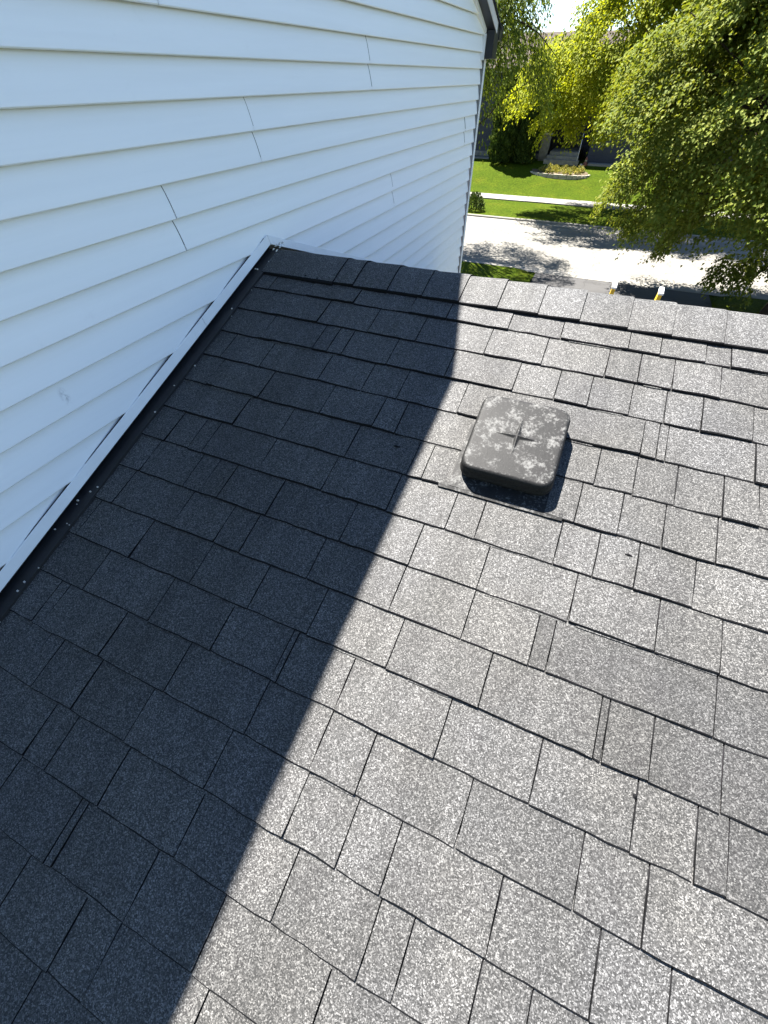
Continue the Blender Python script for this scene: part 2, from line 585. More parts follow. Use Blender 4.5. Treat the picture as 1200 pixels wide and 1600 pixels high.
# rake: drip edge and roof deck, fascia, soffit, trim on the wall
def rake_strip(off0, off1, x0, x1, name, mat, ya=YB - .1, yb=RAKE_Y):
    """strip between two offsets below the roof top, following both rakes"""
    p = [(yb, zw(ztop(yb) - off0)), (PEAK_Y, zw(PEAK.z - off0)), (ya, zw(ztop(ya) - off0)),
         (ya, zw(ztop(ya) - off1)), (PEAK_Y, zw(PEAK.z - off1)), (yb, zw(ztop(yb) - off1))]
    m = MB()
    m.v += [(x0, *q) for q in p] + [(x1, *q) for q in p]
    for a, b in ((0, 1), (1, 2)):
        c, d = 5 - b, 5 - a
        m.f += [(a, b, c, d), (a + 6, d + 6, c + 6, b + 6), (a, a + 6, b + 6, b), (d, c, c + 6, d + 6)]
    m.f += [(0, 5, 11, 6), (2, 8, 9, 3)]
    return m.build(name, mat, house)
upper = rake_strip(.0, .022, -9.0, XO + .008, 'upper_roof', M['deck'], YB - .15, RAKE_Y + .03)
rake_strip(.0225, .088, XO - .018, XO, 'rake_fascia', M['fascia'], YB - .1, 5.575)
rake_strip(.0885, .094, XW + .002, XO - .003, 'rake_soffit', M['black'], YB - .1, 5.50)
rake_strip(.096, .122, XW + .002, XP, 'rake_trim', M['vinyl'], YB + .05, 5.475)
# boxed eave return, black, and the gutter end beyond it
bx = MB().prism([(5.50, zw(.108)), (5.655, zw(.108)), (5.655, zw(ztop(5.655) - .023)), (5.577, zw(ztop(5.577) - .023)), (5.576, zw(ztop(5.576) - .087)), (5.50, zw(zsof(5.50)))], 'x', XW - .02, XO - .001)
bx.build('eave_return', M['black'], house)
MB().prism([(5.478, zw(.100)), (5.499, zw(.100)), (5.499, zw(zsof(5.49) - .03)), (5.478, zw(zsof(5.478) - .034))], 'x', XW + .002, XP).build('return_trim', M['vinyl'], house)
MB().box(-9, XW - .021, YC + .013, 5.655, zw(.108), zw(.13)).build('eave_soffit', M['black'], house)
gp = [(5.658, .225), (5.74, .218), (5.775, .245), (5.785, .30), (5.80, .305), (5.80, .315), (5.775, .315), (5.768, .25), (5.735, .228), (5.664, .235), (5.664, .31), (5.658, .31)]
gut = MB().prism([(y, zw(z)) for y, z in gp], 'x', -9, XO + .006).build('gutter', M['black'], house)
MB().prism([(y, zw(z)) for y, z in [(5.666, .237), (5.734, .23), (5.766, .252), (5.774, .312), (5.666, .312)]], 'x', XO - .003, XO + .004).build('end_cap', M['black'], gut)

# ================================================================== the low wing with the shingled roof
wing = tag(empty('garage_wing', (1.5, RY, 0)),
           'low wing with grey asphalt shingle roof and ridge, half in shadow', 'house wing')
X_R = 6.5                                    # right end of the wing
S_EAVE = -2.6
YE_F = 4.60                                  # street-side eave
S_F = (YE_F - RY) / cos(TH)                  # length of the far slope
def FP(x, q, n):
    """far slope: q metres down from the ridge, n above"""
    return (x, RY + q * cos(TH) + n * sin(TH), ZC + RZ - q * sin(TH) + n * cos(TH))
yE = H * sin(TH) + S_EAVE * cos(TH)
zE = -H * cos(TH) + S_EAVE * sin(TH)
zF = RZ - TT * (YE_F - RY)
wallp = [(yE + .35, 0), (YE_F - .3, 0), (YE_F - .3, ZC + zF + .3 * TT - .16), (RY, ZC + RZ - .17), (yE + .35, ZC + zE + .35 * TT - .16)]
MB().prism(wallp, 'x', XW + .01, X_R - .2).build('wing_wall', M['vinyl'], wing)
deckm = MB()
dk = [RP(0, S_EAVE, -.004), RP(0, RIDGE_S, -.004), FP(0, S_F, -.004), FP(0, S_F, -.12), RP(0, RIDGE_S, -.13), RP(0, S_EAVE, -.12)]
dk = [(p[1], p[2]) for p in dk]
m = MB()
m.v += [(XW + .004, *q) for q in dk] + [(X_R, *q) for q in dk]
for a, b in ((0, 1), (1, 2)):
    c, d = 5 - b, 5 - a
    m.f += [(a, b, c, d), (a + 6, d + 6, c + 6, b + 6), (a, a + 6, b + 6, b), (d, c, c + 6, d + 6)]
m.f += [(0, 5, 11, 6), (2, 8, 9, 3)]
roof = m.build('wing_roof', M['deck'], wing)

# cuts between shingles as read off the photograph, per course (a point on each cut)
CUTS = {
 1: [(427, 442), (485, 452), (558, 465), (643, 480), (701, 490), (797, 505), (878, 519), (983, 535), (1032, 545), (1103, 555), (1142, 561)],
 2: [(418, 474), (506, 488), (583, 503), (657, 517), (762, 537), (851, 551), (949, 567), (999, 577), (1052, 586), (1126, 598)],
 3: [(418, 513), (499, 528), (521, 532), (543, 537), (613, 551), (703, 569), (807, 590), (872, 599), (922, 612), (986, 625), (1040, 635), (1097, 647), (1177, 663)],
 4: [(357, 541), (417, 555), (509, 573), (578, 584), (635, 591), (723, 622), (1005, 678), (1030, 678), (1044, 682), (1180, 725)],
 5: [(337, 581), (411, 610), (512, 624), (593, 644), (627, 654), (933, 732), (993, 742), (1057, 757), (1130, 774), (1186, 789)],
 6: [(302, 621), (378, 642), (447, 660), (551, 689), (647, 715), (669, 722), (904, 785), (970, 802), (1038, 817), (1120, 842)],
 7: [(273, 667), (310, 676), (331, 683), (420, 707), (516, 739), (616, 769), (705, 799), (750, 813), (872, 847), (933, 862), (995, 882), (1085, 909)],
 8: [(236, 711), (304, 732), (330, 741), (357, 751), (432, 775), (545, 815), (651, 849), (759, 875), (896, 930), (1027, 976), (1127, 1007)],
 9: [(195, 760), (288, 792), (352, 817), (387, 839), (496, 869), (619, 925), (732, 959), (835, 997), (862, 1004), (1118, 1100)],
 10: [(140, 807), (223, 840), (319, 873), (411, 905), (497, 954), (619, 1002), (759, 1061), (934, 1134), (947, 1137), (1021, 1145), (1131, 1180)],
 11: [(88, 857), (160, 878), (255, 933), (350, 977), (442, 1022), (452, 1023), (540, 1066), (693, 1136), (844, 1176), (994, 1252), (1087, 1315), (1137, 1338)],
 12: [(76, 936), (89, 943), (179, 988), (279, 1040), (412, 1084), (503, 1155), (580, 1171), (726, 1268), (905, 1357), (1009, 1407)],
 13: [(56, 1024), (77, 1035), (138, 1067), (219, 1115), (351, 1168), (464, 1255), (544, 1300), (611, 1340), (773, 1430), (930, 1517), (1047, 1553)],
 14: [(63, 1140), (109, 1142), (196, 1182), (298, 1286), (447, 1380), (577, 1467), (631, 1497), (749, 1527), (829, 1570)],
 15: [(12, 1217), (101, 1295), (111, 1303), (224, 1379), (327, 1459), (505, 1553)],
 16: [(26, 1373), (107, 1457), (161, 1500), (317, 1570)],
 17: [(43, 1557)],
}
# shingles that are plainly darker in the photograph: course -> pixel x ranges
DARK = {9: [(835, 1400)], 10: [(947, 1400)], 11: [(1087, 1400)], 4: [(723, 800)], 5: [(880, 960)]}
E_ = .1429
def butt(k): return 1.3265 - E_ * (k - 1)
XL = -1.385                                  # shingles run under the flashing leg
X_PIECES = 1.55
def shingle_mesh(mb, x0, x1, sb, e, th, r, lip):
    """one slab: tapered, with slightly ragged lower and side edges"""
    nx = max(2, int((x1 - x0) / .035) + 1)
    top = sb + e + .028
    j0, j1 = r.uniform(-.0012, .0012), r.uniform(-.0012, .0012)
    k = len(mb.v)
    tilt = r.uniform(-.0016, .0016)
    for i in range(nx):
        t = i / (nx - 1)
        x = x0 + (x1 - x0) * t
        jit = r.uniform(-.0015, .0015) + .0006 * sin(x * 23 + sb * 50) + tilt * (t - .5) * 2
        lift = th + r.uniform(-.0008, .0009) + .0008 * sin(x * 17 + sb * 31)
        dx = (j0 if i == 0 else (j1 if i == nx - 1 else 0))
        xm = x + dx
        s0 = sb + jit
        mb.v += [RP(xm, s0, -.0005), RP(xm, s0 + .0006, lift * .72), RP(xm, s0 + .0036 + r.uniform(-.0008, .0008), lift), RP(x - dx * .6, s0 + e * .5, lift * .62 + .0004), RP(x, top, .0002)]
    for i in range(nx - 1):
        a, b = k + i * 5, k + (i + 1) * 5
        for q in range(4):
            if q < 2: mb.dark.append(len(mb.f))  # butt face, plus a top strip painting in its shadow line
            mb.f.append((a + q, b + q, b + q + 1, a + q + 1))
    e0, e1 = k, k + (nx - 1) * 5
    mb.dark += [len(mb.f), len(mb.f) + 1]
    mb.f += [(e0, e0 + 1, e0 + 2, e0 + 3, e0 + 4), (e1 + 4, e1 + 3, e1 + 2, e1 + 1, e1)]
    if lip:                                   # lower laminate layer peeping out under the edge
        a, b = x0 + (x1 - x0) * r.uniform(0, .3), x1 - (x1 - x0) * r.uniform(0, .3)
        s0 = sb - r.uniform(.003, .006)
        h = th * .45
        mb.add([RP(a, s0, 0), RP(b, s0 + .001, 0), RP(b, s0 + .001, h), RP(a, s0, h), RP(b, sb + .01, h), RP(a, sb + .01, h)],
               [(0, 1, 2, 3), (3, 2, 4, 5), (0, 3, 5), (1, 4, 2)])
rs = random.Random(21)
count = 0
K_LAST = 24
stuff = MB()
def vent_zone(x0, x1, k): return False
for k in range(1, 29):
    sb = butt(k)
    xs = sorted(on_roof(px, py)[0] for px, py in CUTS.get(k, []))
    xs = [x for x in xs if x > XL + .03]
    px_of = {}
    # carry on beyond what the photograph shows
    x = xs[-1] if xs else XL + rs.uniform(.05, .3)
    if not xs: xs = [x]
    while x < X_R - .3:
        x += rs.choice((.17, .24, .29, .33, .36))
        xs.append(min(x, X_R))
    xs = [XL] + xs
    e = (1.421 + .03 - sb) if k == 1 else E_
    for a, b in zip(xs[:-1], xs[1:]):
        g = .0017
        th = rs.choice((.0056, .0064, .0072, .009, .0105))
        lip = rs.random() < .22
        col_v = rs.choice((.88, .93, .97, 1.0, 1.03, 1.07)) * (1 + rs.uniform(-.02, .02))
        for (p0, p1) in DARK.get(k, []):
            y_ref = CUTS[k][-1][1]
            xm = (a + b) / 2
            lo = min(on_roof(px, py)[0] for px, py in CUTS[k] if px >= p0 - 3) if any(px >= p0 - 3 for px, _ in CUTS[k]) else 9
            hi = 99 if p1 > 1200 else lo + .36
            if lo - .01 < xm < hi:
                col_v = (.86 if k < 8 else .70) * (1 + rs.uniform(-.03, .03))
        if k <= K_LAST and a < X_PIECES:
            m = MB()
            shingle_mesh(m, a + g, b - g, sb, e, th, rs, lip)
            o = m.build('shingle', M['shingle'], roof, recalc=False)
            o.color = (col_v, col_v, col_v, 1)
            count += 1
        else:
            shingle_mesh(stuff, a + g, b - g, sb, e, th, rs, False)
# the far slope
q = .17
while q < S_F + .06:
    x = XL - .02 + rs.uniform(0, .2)
    while x < X_R:
        w = rs.choice((.17, .24, .3, .36))
        a, b = x + .001, min(x + w - .001, X_R)
        stuff.add([FP(a, q, 0), FP(b, q, 0), FP(b, q, .006), FP(a, q, .006), FP(b, q - .16, .001), FP(a, q - .16, .001)],
                  [(0, 3, 2, 1), (3, 5, 4, 2)])
        x += w
    q += E_
so = stuff.build('shingle_field', M['shingle'], roof, recalc=False)
tag(so, kind='stuff')
# ridge caps: bent pieces over the ridge, each lapping the next
CAPPX = [(522, 443), (553, 447), (605, 457), (658, 467), (716, 475), (776, 484), (838, 497), (903, 507), (978, 519), (1047, 529), (1128, 542)]
cx = [on_roof(px, py)[0] for px, py in CAPPX]
edges = [-1.372] + cx
while edges[-1] < X_R:
    edges.append(edges[-1] + .15 + rs.uniform(-.006, .006))
for i in range(len(edges) - 1):
    a, b = edges[i] + .0012, min(edges[i + 1], X_R) - .0012
    if b - a < .02: continue
    l0 = .0125 + rs.uniform(-.001, .001); l1 = .0165 + rs.uniform(-.001, .0015)
    fl = 1.421 + rs.uniform(-.0025, .0025)
    sag = .008 if i < 1 else 0
    m = MB()
    nxx = 4
    cols_ = []
    for j in range(nxx):
        t = j / (nxx - 1)
        x = a + (b - a) * t
        lf = l0 + (l1 - l0) * t + rs.uniform(-.0005, .0005)
        row = [RP(x, fl - sag * t + rs.uniform(-.001, .001), .002), RP(x, fl - sag * t + .001, lf * .8 + .001), RP(x, fl + .0045, lf + .001), RP(x, 1.50, lf + .003), RP(x, 1.552, lf + .002),
               (x, RY, ZC + RZ + lf - .0005), FP(x, .03, lf + .002), FP(x, .15, lf), FP(x, .152, .002)]
        cols_.append(len(m.v)); m.v += row
    for j in range(nxx - 1):
        for r_ in range(8):
            if r_ < 2: m.dark.append(len(m.f))  # cap edge, plus a strip with the shadow line painted on
            m.f.append((cols_[j] + r_, cols_[j + 1] + r_, cols_[j + 1] + r_ + 1, cols_[j] + r_ + 1))
    m.dark += [len(m.f), len(m.f) + 1]
    m.f += [tuple(cols_[0] + r_ for r_ in range(9))[::-1], tuple(cols_[-1] + r_ for r_ in range(9))]
    o = m.build('ridge_cap_shingle', M['shingle'], roof, recalc=False)
    v = rs.choice((.95, 1.0, 1.06, 1.1))
    o.color = (v, v * 1.005, v * 1.01, 1)
# flashing along the wall: upstand and leg, both slopes
fm = MB()
def flash(P, s0, s1, n=9, leg=None):
    pts = []
    for i in range(n):
        s_ = s0 + (s1 - s0) * i / (n - 1)
        x_out = -1.362 + rs.uniform(-.003, .003)
        pts.append([P(-1.428, s_, .062), P(-1.4275, s_, .012), P(x_out, s_, .0128), P(x_out + .0012, s_, .0035), P(-1.431, s_, .062)])
    k = len(fm.v)
    for p in pts: fm.v.extend(p)
    for i in range(n - 1):
        for j in range(3):
            fm.f.append((k + i * 5 + j, k + (i + 1) * 5 + j, k + (i + 1) * 5 + j + 1, k + i * 5 + j + 1))
        fm.f.append((k + i * 5, k + i * 5 + 4, k + (i + 1) * 5 + 4, k + (i + 1) * 5))
flash(RP, S_EAVE + .05, RIDGE_S - .002, 24)
flash(FP, .002, S_F - .02, 10)
fm.build('wall_flashing', M['flash'], wing, recalc=False)
# white channel that the planks run into, mitred at the ridge
def channel(yspan_, name):
    y0, y1 = yspan_
    m = MB()
    prof = [(CH0, -1.410), (CH1, -1.4205), (CH1 + .003, -1.4225), (CH1 + .002, -1.4245), (CH1 - .003, -1.4235), (CH0 + .004, -1.4165), (CH0, -1.43), (CH0 - .004, -1.43)]
    for y in (y0, y1):
        for dz, x in prof:
            m.v.append((x, y, zw(zroof(y) + dz)))
    n_ = len(prof)
    for i in range(n_):
        m.f.append((i, (i + 1) % n_, n_ + (i + 1) % n_, n_ + i))
    m.f += [tuple(range(n_))[::-1], tuple(range(n_, 2 * n_))]
    return m.build(name, M['vinyl'], wing)
ylap = on_roof(309, 517)[1] * cos(TH) + H * sin(TH)
channel((YB - .3, ylap), 'wall_channel')
channel((ylap + .002, RY - .0012), 'wall_channel')
channel((RY + .0012, YE_F - .02), 'wall_channel')
# dab of old sealant at the mitre and grit caught along the flashing
m = MB()
for (px, py, r_) in ((431, 383, .006), (436, 380, .007), (441, 379, .006), (427, 389, .005), (432, 391, .0055), (437, 386, .005)):
    x, s_ = on_roof(px, py, .026)
    pts = [RP(x + r_ * cos(a) * rs.uniform(.6, 1.3), s_ + r_ * 1.6 * sin(a) * rs.uniform(.6, 1.5), .022 + rs.uniform(0, .004)) for a in [i * pi / 4 for i in range(8)]]
    c = RP(x, s_, .029)
    m.add(pts + [c], [(i, (i + 1) % 8, 8) for i in range(8)])
m.build('sealant_dab', M['debris'], wing)
m = MB()
for i in range(34):
    s_ = rs.uniform(-1.0, 1.5); x = rs.choice((-1.40, -1.372, -1.36, -1.352)) + rs.uniform(-.012, .006)
    r_ = rs.uniform(.0012, .003)
    c = RP(x, s_, .0150)
    m.box(c[0] - r_, c[0] + r_, c[1] - r_, c[1] + r_, c[2] - r_, c[2] + r_ * .6)
tag(m.build('grit', M['debris'], wing), kind='stuff')
# small tar and sap spots on the shingles
for (px, py, a_, b_) in ((983, 866, .011, .004), (994, 1244, .006, .005), (620, 696, .012, .004), (496, 437, .010, .008), (478, 433, .008, .006), (516, 436, .007, .006), (1060, 1010, .004, .003), (690, 1420, .004, .004)):
    x, s_ = on_roof(px, py, .01)
    nn_ = .0125 if py < 445 else .0068
    if py < 445: nn_ = .0175
    ring = [RP(x + a_ * cos(t) * rs.uniform(.7, 1.2), s_ + b_ * sin(t) * rs.uniform(.7, 1.2), nn_ - .002) for t in [i * pi / 5 for i in range(10)]]
    MB().add(ring + [RP(x, s_, nn_ + .0022)], [(i, (i + 1) % 10, 10) for i in range(10)]).build('tar_spot', M['edge'], roof)
# fascia boards of the wing
MB().prism([(YE_F - .02, zw(zF - .14)), (YE_F + .005, zw(zF - .14)), (YE_F + .005, zw(zF - .012)), (YE_F - .02, zw(zF - .012))], 'x', XW + .03, X_R).build('eave_fascia', M['black'], wing)

# ================================================================== roof vent
vx, vs = -.042, .803                        # centre of the hood in roof coordinates
vent = tag(empty('roof_vent', RP(vx, vs, 0)), 'black square roof vent hood with embossed four-point star and pale weathering', 'roof vent')
VROT = radians(.4)
def VP(u, v, n):
    return RP(vx + u * cos(VROT) - v * sin(VROT) * -1 * -1, vs + v * cos(VROT) + u * sin(VROT), n)
HW, HL, HT = .138, .148, .078               # half width, half length, height of the hood's crown
m = MB()
NG = 97
def top_height(u, v):
    """crown of the hood with a pressed star"""
    du, dv = abs(u) / HW, abs(v) / HL
    dome = .006 * (1 - max(du, dv) ** 2 * .6 - .4 * min(du, dv) ** 2)
    a, b = abs(u) / .066, abs(v) / .066
    star = 0
    if a < 1: star = max(star, (1 - abs(v) / (.0095 * (1 - a) + .0006)) * (1 - a) ** .6)
    if b < 1: star = max(star, (1 - abs(u) / (.0095 * (1 - b) + .0006)) * (1 - b) ** .6)
    return HT + dome + .0075 * max(0, star)
def sq(u, v, r=.24):
    """square grid to a square with rounded corners"""
    return u, v
grid = {}
RC = .040                                    # corner radius in plan
RE = .013                                    # edge rounding
def clampround(u, v):
    """push a point of the square grid inside the rounded rectangle"""
    cu, cv = HW - RC, HL - RC
    if abs(u) > cu and abs(v) > cv:
        du, dv = abs(u) - cu, abs(v) - cv
        mlen = max(du, dv); l_ = math.hypot(du, dv)
        if l_ > 0:
            f = mlen / l_
            u = math.copysign(cu + du * f, u); v = math.copysign(cv + dv * f, v)
    return u, v
def edge_dist(u, v):
    cu, cv = HW - RC, HL - RC
    du, dv = max(0, abs(u) - cu), max(0, abs(v) - cv)
    if du > 0 and dv > 0: return RC - math.hypot(du, dv)
    return min(HW - abs(u), HL - abs(v))
for j in range(NG):
    for i in range(NG):
        # denser rows near the star axes and the rim
        def warp(t): return t - .16 * sin(2 * pi * t) / (2 * pi) * 1.6
        u0 = HW * warp(-1 + 2 * i / (NG - 1)); v0 = HL * warp(-1 + 2 * j / (NG - 1))
        u, v = clampround(u0, v0)
        d = max(0, edge_dist(u, v))
        drop = 0
        if d < RE: drop = RE - math.sqrt(max(0, RE * RE - (RE - d) ** 2))
        m.v.append(VP(u, v, top_height(u, v) - drop))
for j in range(NG - 1):
    for i in range(NG - 1):
        m.f.append((j * NG + i, j * NG + i + 1, (j + 1) * NG + i + 1, (j + 1) * NG + i))
# skirt: follow the border down with a bead and a rolled rim
border = [(i, 0) for i in range(NG - 1)] + [(NG - 1, j) for j in range(NG - 1)] + [(i, NG - 1) for i in range(NG - 1, 0, -1)] + [(0, j) for j in range(NG - 1, 0, -1)]
rings = [[j * NG + i for i, j in border]]
uvb = []
for i, j in border:
    def warp(t): return t - .16 * sin(2 * pi * t) / (2 * pi) * 1.6
    uvb.append(clampround(HW * warp(-1 + 2 * i / (NG - 1)), HL * warp(-1 + 2 * j / (NG - 1))))
for out, n_ in ((1.006, .050), (1.010, .043), (1.016, .0415), (1.018, .034), (1.016, .030), (.985, .030), (.965, .040)):
    k0 = len(m.v)
    m.v += [VP(u * out, v * out, n_) for u, v in uvb]
    rings.append(list(range(k0, k0 + len(border))))
for r0, r1 in zip(rings[:-1], rings[1:]):
    L_ = len(r0)
    for i in range(L_):
        m.f.append((r0[i], r1[i], r1[(i + 1) % L_], r0[(i + 1) % L_]))
m.build('hood', M['vent'], vent, smooth=True)
# throat under the hood and flange on the roof
t_ = MB()
for (u, v) in ((0, 0),):
    N_ = 28
    k0 = len(t_.v)
    for i in range(N_):
        a = 2 * pi * i / N_
        t_.v.append(VP(.093 * cos(a), .093 * sin(a), .008)); t_.v.append(VP(.088 * cos(a), .088 * sin(a), .062))
    for i in range(N_):
        t_.f.append((2 * i, 2 * ((i + 1) % N_), 2 * ((i + 1) % N_) + 1, 2 * i + 1))
t_.build('throat', M['black'], vent, smooth=True)
fl = MB()
nfx = 14
for i in range(nfx + 1):
    x = -.198 + (.098 + .198) * i / nfx
    w = .0016 * sin(i * 1.9) + rs.uniform(-.0008, .0008)
    fl.v += [RP(x, .616, .0085 + w * .5), RP(x, .618, .0105 + w), RP(x, .645, .0115 + w * 1.4), RP(x, .72, .0105), RP(x, .86, .0095)]
for i in range(nfx):
    for j in range(4):
        fl.f.append((i * 5 + j, (i + 1) * 5 + j, (i + 1) * 5 + j + 1, i * 5 + j + 1))
fl.build('flange', M['vent'], vent, recalc=False)
fs_ = MB()
for a, b, n_ in ((-.228, .150, .0060),):
    for i in range(9):
        x = a + (b - a) * i / 8
        w = rs.uniform(-.0006, .0006)
        fs_.v += [RP(x, .606 + w, .002), RP(x, .6065 + w, n_ + .002), RP(x, .616, n_ + .0035), RP(x, .630, n_ + .003)]
    for i in range(8):
        for j in range(3):
            fs_.f.append((i * 4 + j, (i + 1) * 4 + j, (i + 1) * 4 + j + 1, i * 4 + j + 1))
fs_.build('flange_lip', M['vent'], vent, recalc=False)

# ================================================================== ladder against the street-side eave
lad = tag(empty('ladder', (.49, 5.55, 0)), 'yellow ladder with white rail ends standing just beyond the roof ridge', 'ladder')
zt = -1.31
d1, d2 = aim(962, 442), aim(1035, 452)
tops = [CAM + d1 * (zt / d1.z), CAM + d2 * (zt / d2.z)]
ymid = (tops[0].y + tops[1].y) / 2
for p in tops: p.y = ymid + .0
foot_y = ymid + (ZC + zt) / tan(radians(75.5))
for p in tops:
    f = Vector((p.x, foot_y, 0.0)); dirv = (p - f).normalized(); nrm = Vector((0, dirv.z, -dirv.y))
    m = MB()
    w, t = .016, .040
    vs_ = []
    for q in (f, p - dirv * .02):
        for a, b in ((-w, -t), (w, -t), (w, t), (-w, t)):
            vs_.append(q + Vector((a, 0, 0)) + nrm * b)
    m.add(vs_, [(0, 1, 2, 3), (7, 6, 5, 4), (0, 4, 5, 1), (1, 5, 6, 2), (2, 6, 7, 3), (3, 7, 4, 0)])
    m.build('rail', M['yellow'], lad)
    m = MB(); vs_ = []
    w, t = .021, .046
    for q, g in ((p - dirv * .03, 1), (p - dirv * .012, 1), (p, .7)):
        for a, b in ((-w, -t), (w, -t), (w, t), (-w, t)):
            vs_.append(q + Vector((a * g, 0, 0)) + nrm * b * g)
    m.add(vs_, [(0, 1, 2, 3)] + [(i + 4 * k, (i + 1) % 4 + 4 * k, (i + 1) % 4 + 4 * k + 4, i + 4 * k + 4) for k in (0, 1) for i in range(4)] + [(11, 10, 9, 8)])
    m.build('rail_cap', M['capw'], lad)
for i in range(13):
    t = .35 + i * .3
    a = Vector((tops[0].x, foot_y, 0)); b = Vector((tops[1].x, foot_y, 0))
    up = (tops[0] - a).normalized()
    a += up * t; b += up * t
    MB().tube([a, b], [.016, .016], 8).build('rung', M['alu'], lad, smooth=True)

# ================================================================== vegetation
def leaf_mesh(name, mat, parent, pos, axis, nrm, length, width, fold=.25):
    """many folded leaf blades as one mesh"""
    n = len(pos)
    axis = axis / np.linalg.norm(axis, axis=1, keepdims=True)
    side = np.cross(axis, nrm); side /= np.linalg.norm(side, axis=1, keepdims=True) + 1e-9
    up = np.cross(side, axis)
    L = length[:, None]; W = width[:, None]
    v = np.empty((n, 4, 3))
    v[:, 0] = pos
    v[:, 1] = pos + axis * L * .45 + side * W * .5 + up * W * fold
    v[:, 2] = pos + axis * L - up * L * .12
    v[:, 3] = pos + axis * L * .45 - side * W * .5 + up * W * fold
    me = bpy.data.meshes.new(name)
    me.vertices.add(n * 4)
    me.vertices.foreach_set('co', v.reshape(-1))
    me.loops.add(n * 6); me.polygons.add(n * 2)
    idx = np.arange(n)[:, None] * 4 + np.array([[0, 1, 2, 0, 2, 3]])
    me.loops.foreach_set('vertex_index', idx.reshape(-1).astype(np.int32))
    me.polygons.foreach_set('loop_start', np.arange(n * 2, dtype=np.int32) * 3)
    me.update(calc_edges=True)
    me.materials.append(mat)
    o = bpy.data.objects.new(name, me)
    col.objects.link(o)
    attach(o, parent)
    return o

def unit(a): return a / (np.linalg.norm(a, axis=-1, keepdims=True) + 1e-9)

def crown(center, radii, nclump, per, csize, leaf, droop, seed, shell=(.55, 1.0), zcut=-1, keep=None, outward=.8):
    """clumps of leaves hung through an ellipsoid; returns leaf arrays and clump centres"""
    r = np.random.default_rng(seed)
    d = unit(r.normal(size=(nclump * 4, 3)))
    d = d[d[:, 2] > zcut][:nclump]
    rad = shell[0] + (shell[1] - shell[0]) * r.random(len(d)) ** .5
    lump = 1 + .16 * np.sin(d[:, 0] * 5 + seed) * np.cos(d[:, 1] * 4.1) + .10 * np.sin(d[:, 2] * 9 + d[:, 0] * 7)
    c = np.array(center) + d * rad[:, None] * lump[:, None] * np.array(radii)
    if keep is not None:
        msk = keep(c); c, d = c[msk], d[msk]
    nc = len(c)
    P, A, N = [], [], []
    out = unit(d * np.array([1, 1, .35]) + np.array([0, 0, -.25]))
    for i in range(nc):
        k = int(per * r.uniform(.6, 1.4))
        sz = csize * r.uniform(.65, 1.3)
        # a plume that starts high and inside, and sags outwards
        t = r.random(k) ** .8
        sideways = np.cross(out[i], [0, 0, 1]); sideways /= np.linalg.norm(sideways) + 1e-9
        spread = (r.normal(size=k) * .42 * sz * (1 - .45 * t))[:, None] * sideways
        thick = np.abs(r.normal(size=k)) * .16 * sz
        along = (t - .45)[:, None] * out[i] * sz * 1.5
        sag = -(t ** 2) * droop * sz
        p = c[i] + along + spread + r.normal(size=(k, 3)) * .06 * sz
        p[:, 2] += sag - thick + .25 * sz * (1 - t)
        a = unit(out[i] * outward + np.array([0, 0, -droop * .9]) + r.normal(size=(k, 3)) * .45)
        nn = unit(np.array([0, 0, 1.0]) + out[i] * .55 + r.normal(size=(k, 3)) * .38)
        P.append(p); A.append(a); N.append(nn)
    P, A, N = map(np.concatenate, (P, A, N))
    ln = leaf[0] * r.uniform(.7, 1.3, len(P)); wd = leaf[1] * r.uniform(.75, 1.25, len(P))
    return P, A, N, ln, wd, c

def limbs(trunk_base, fork, cents, parent, mat, r0, r1, nmax, seed, name='trunk', bend=.5):
    r = random.Random(seed)
    m = MB()
    b, f = Vector(trunk_base), Vector(fork)
    n_ = 6
    pts = [b.lerp(f, i / n_) + Vector((r.uniform(-.04, .04), r.uniform(-.04, .04), 0)) * (i > 0) for i in range(n_ + 1)]
    m.tube([b - Vector((0, 0, .15))] + pts, [r0 * 1.5] + [r0 * (1.25 if i == 0 else 1 - .35 * i / n_) for i in range(n_ + 1)], 12)
    tr = m.build(name, mat, parent, smooth=True)
    m = MB()
    idx = list(range(len(cents))); r.shuffle(idx)
    for i in idx[:nmax]:
        e = Vector(cents[i])
        st = f.lerp(b, r.uniform(0, .25)) if r.random() < .4 else f.lerp(Vector((f.x, f.y, f.z + (e.z - f.z) * .5)), r.uniform(0, .8))
        mid = st.lerp(e, .5) + Vector((r.uniform(-.2, .2), r.uniform(-.2, .2), bend * (e - st).length * .25))
        pts = []
        for j in range(7):
            t = j / 6
            pts.append(st * (1 - t) ** 2 + mid * 2 * t * (1 - t) + e * t * t + Vector((r.uniform(-.05, .05), r.uniform(-.05, .05), r.uniform(-.04, .04))) * (0 < j < 6))
        rr = r1 * r.uniform(.6, 1.2)
        m.tube(pts, [rr * (1 - .82 * j / 6) for j in range(7)], 6)
    m.build('limbs', mat, tr, smooth=True)
    return tr

# big maple on the lawn right of the driveway
maple = tag(empty('maple_tree', (5.75, 17.2, .12)), 'large dense green leafy tree hanging low over the driveway and street', 'tree')
def keep_m(c):                               # the skirt of the crown lifts towards the house
    return c[:, 2] > 2.35 + .32 * np.clip(17.2 - c[:, 1], -2, 6) + .10 * np.abs(c[:, 0] - 2.5) + .62 * np.clip(1.5 - c[:, 0], 0, 2.2)
P, A, N, ln, wd, cents = crown((5.05, 16.8, 5.0), (5.6, 4.3, 3.9), 760, 380, .84, (.085, .066), .5, 3, shell=(.64, 1.0), zcut=-.86, keep=keep_m)
leaf_mesh('crown', M['maple'], maple, P, A, N, ln, wd)
limbs((5.75, 17.2, .12), (5.6, 17.0, 2.6), cents, maple, M['bark'], .24, .085, 70, 5)
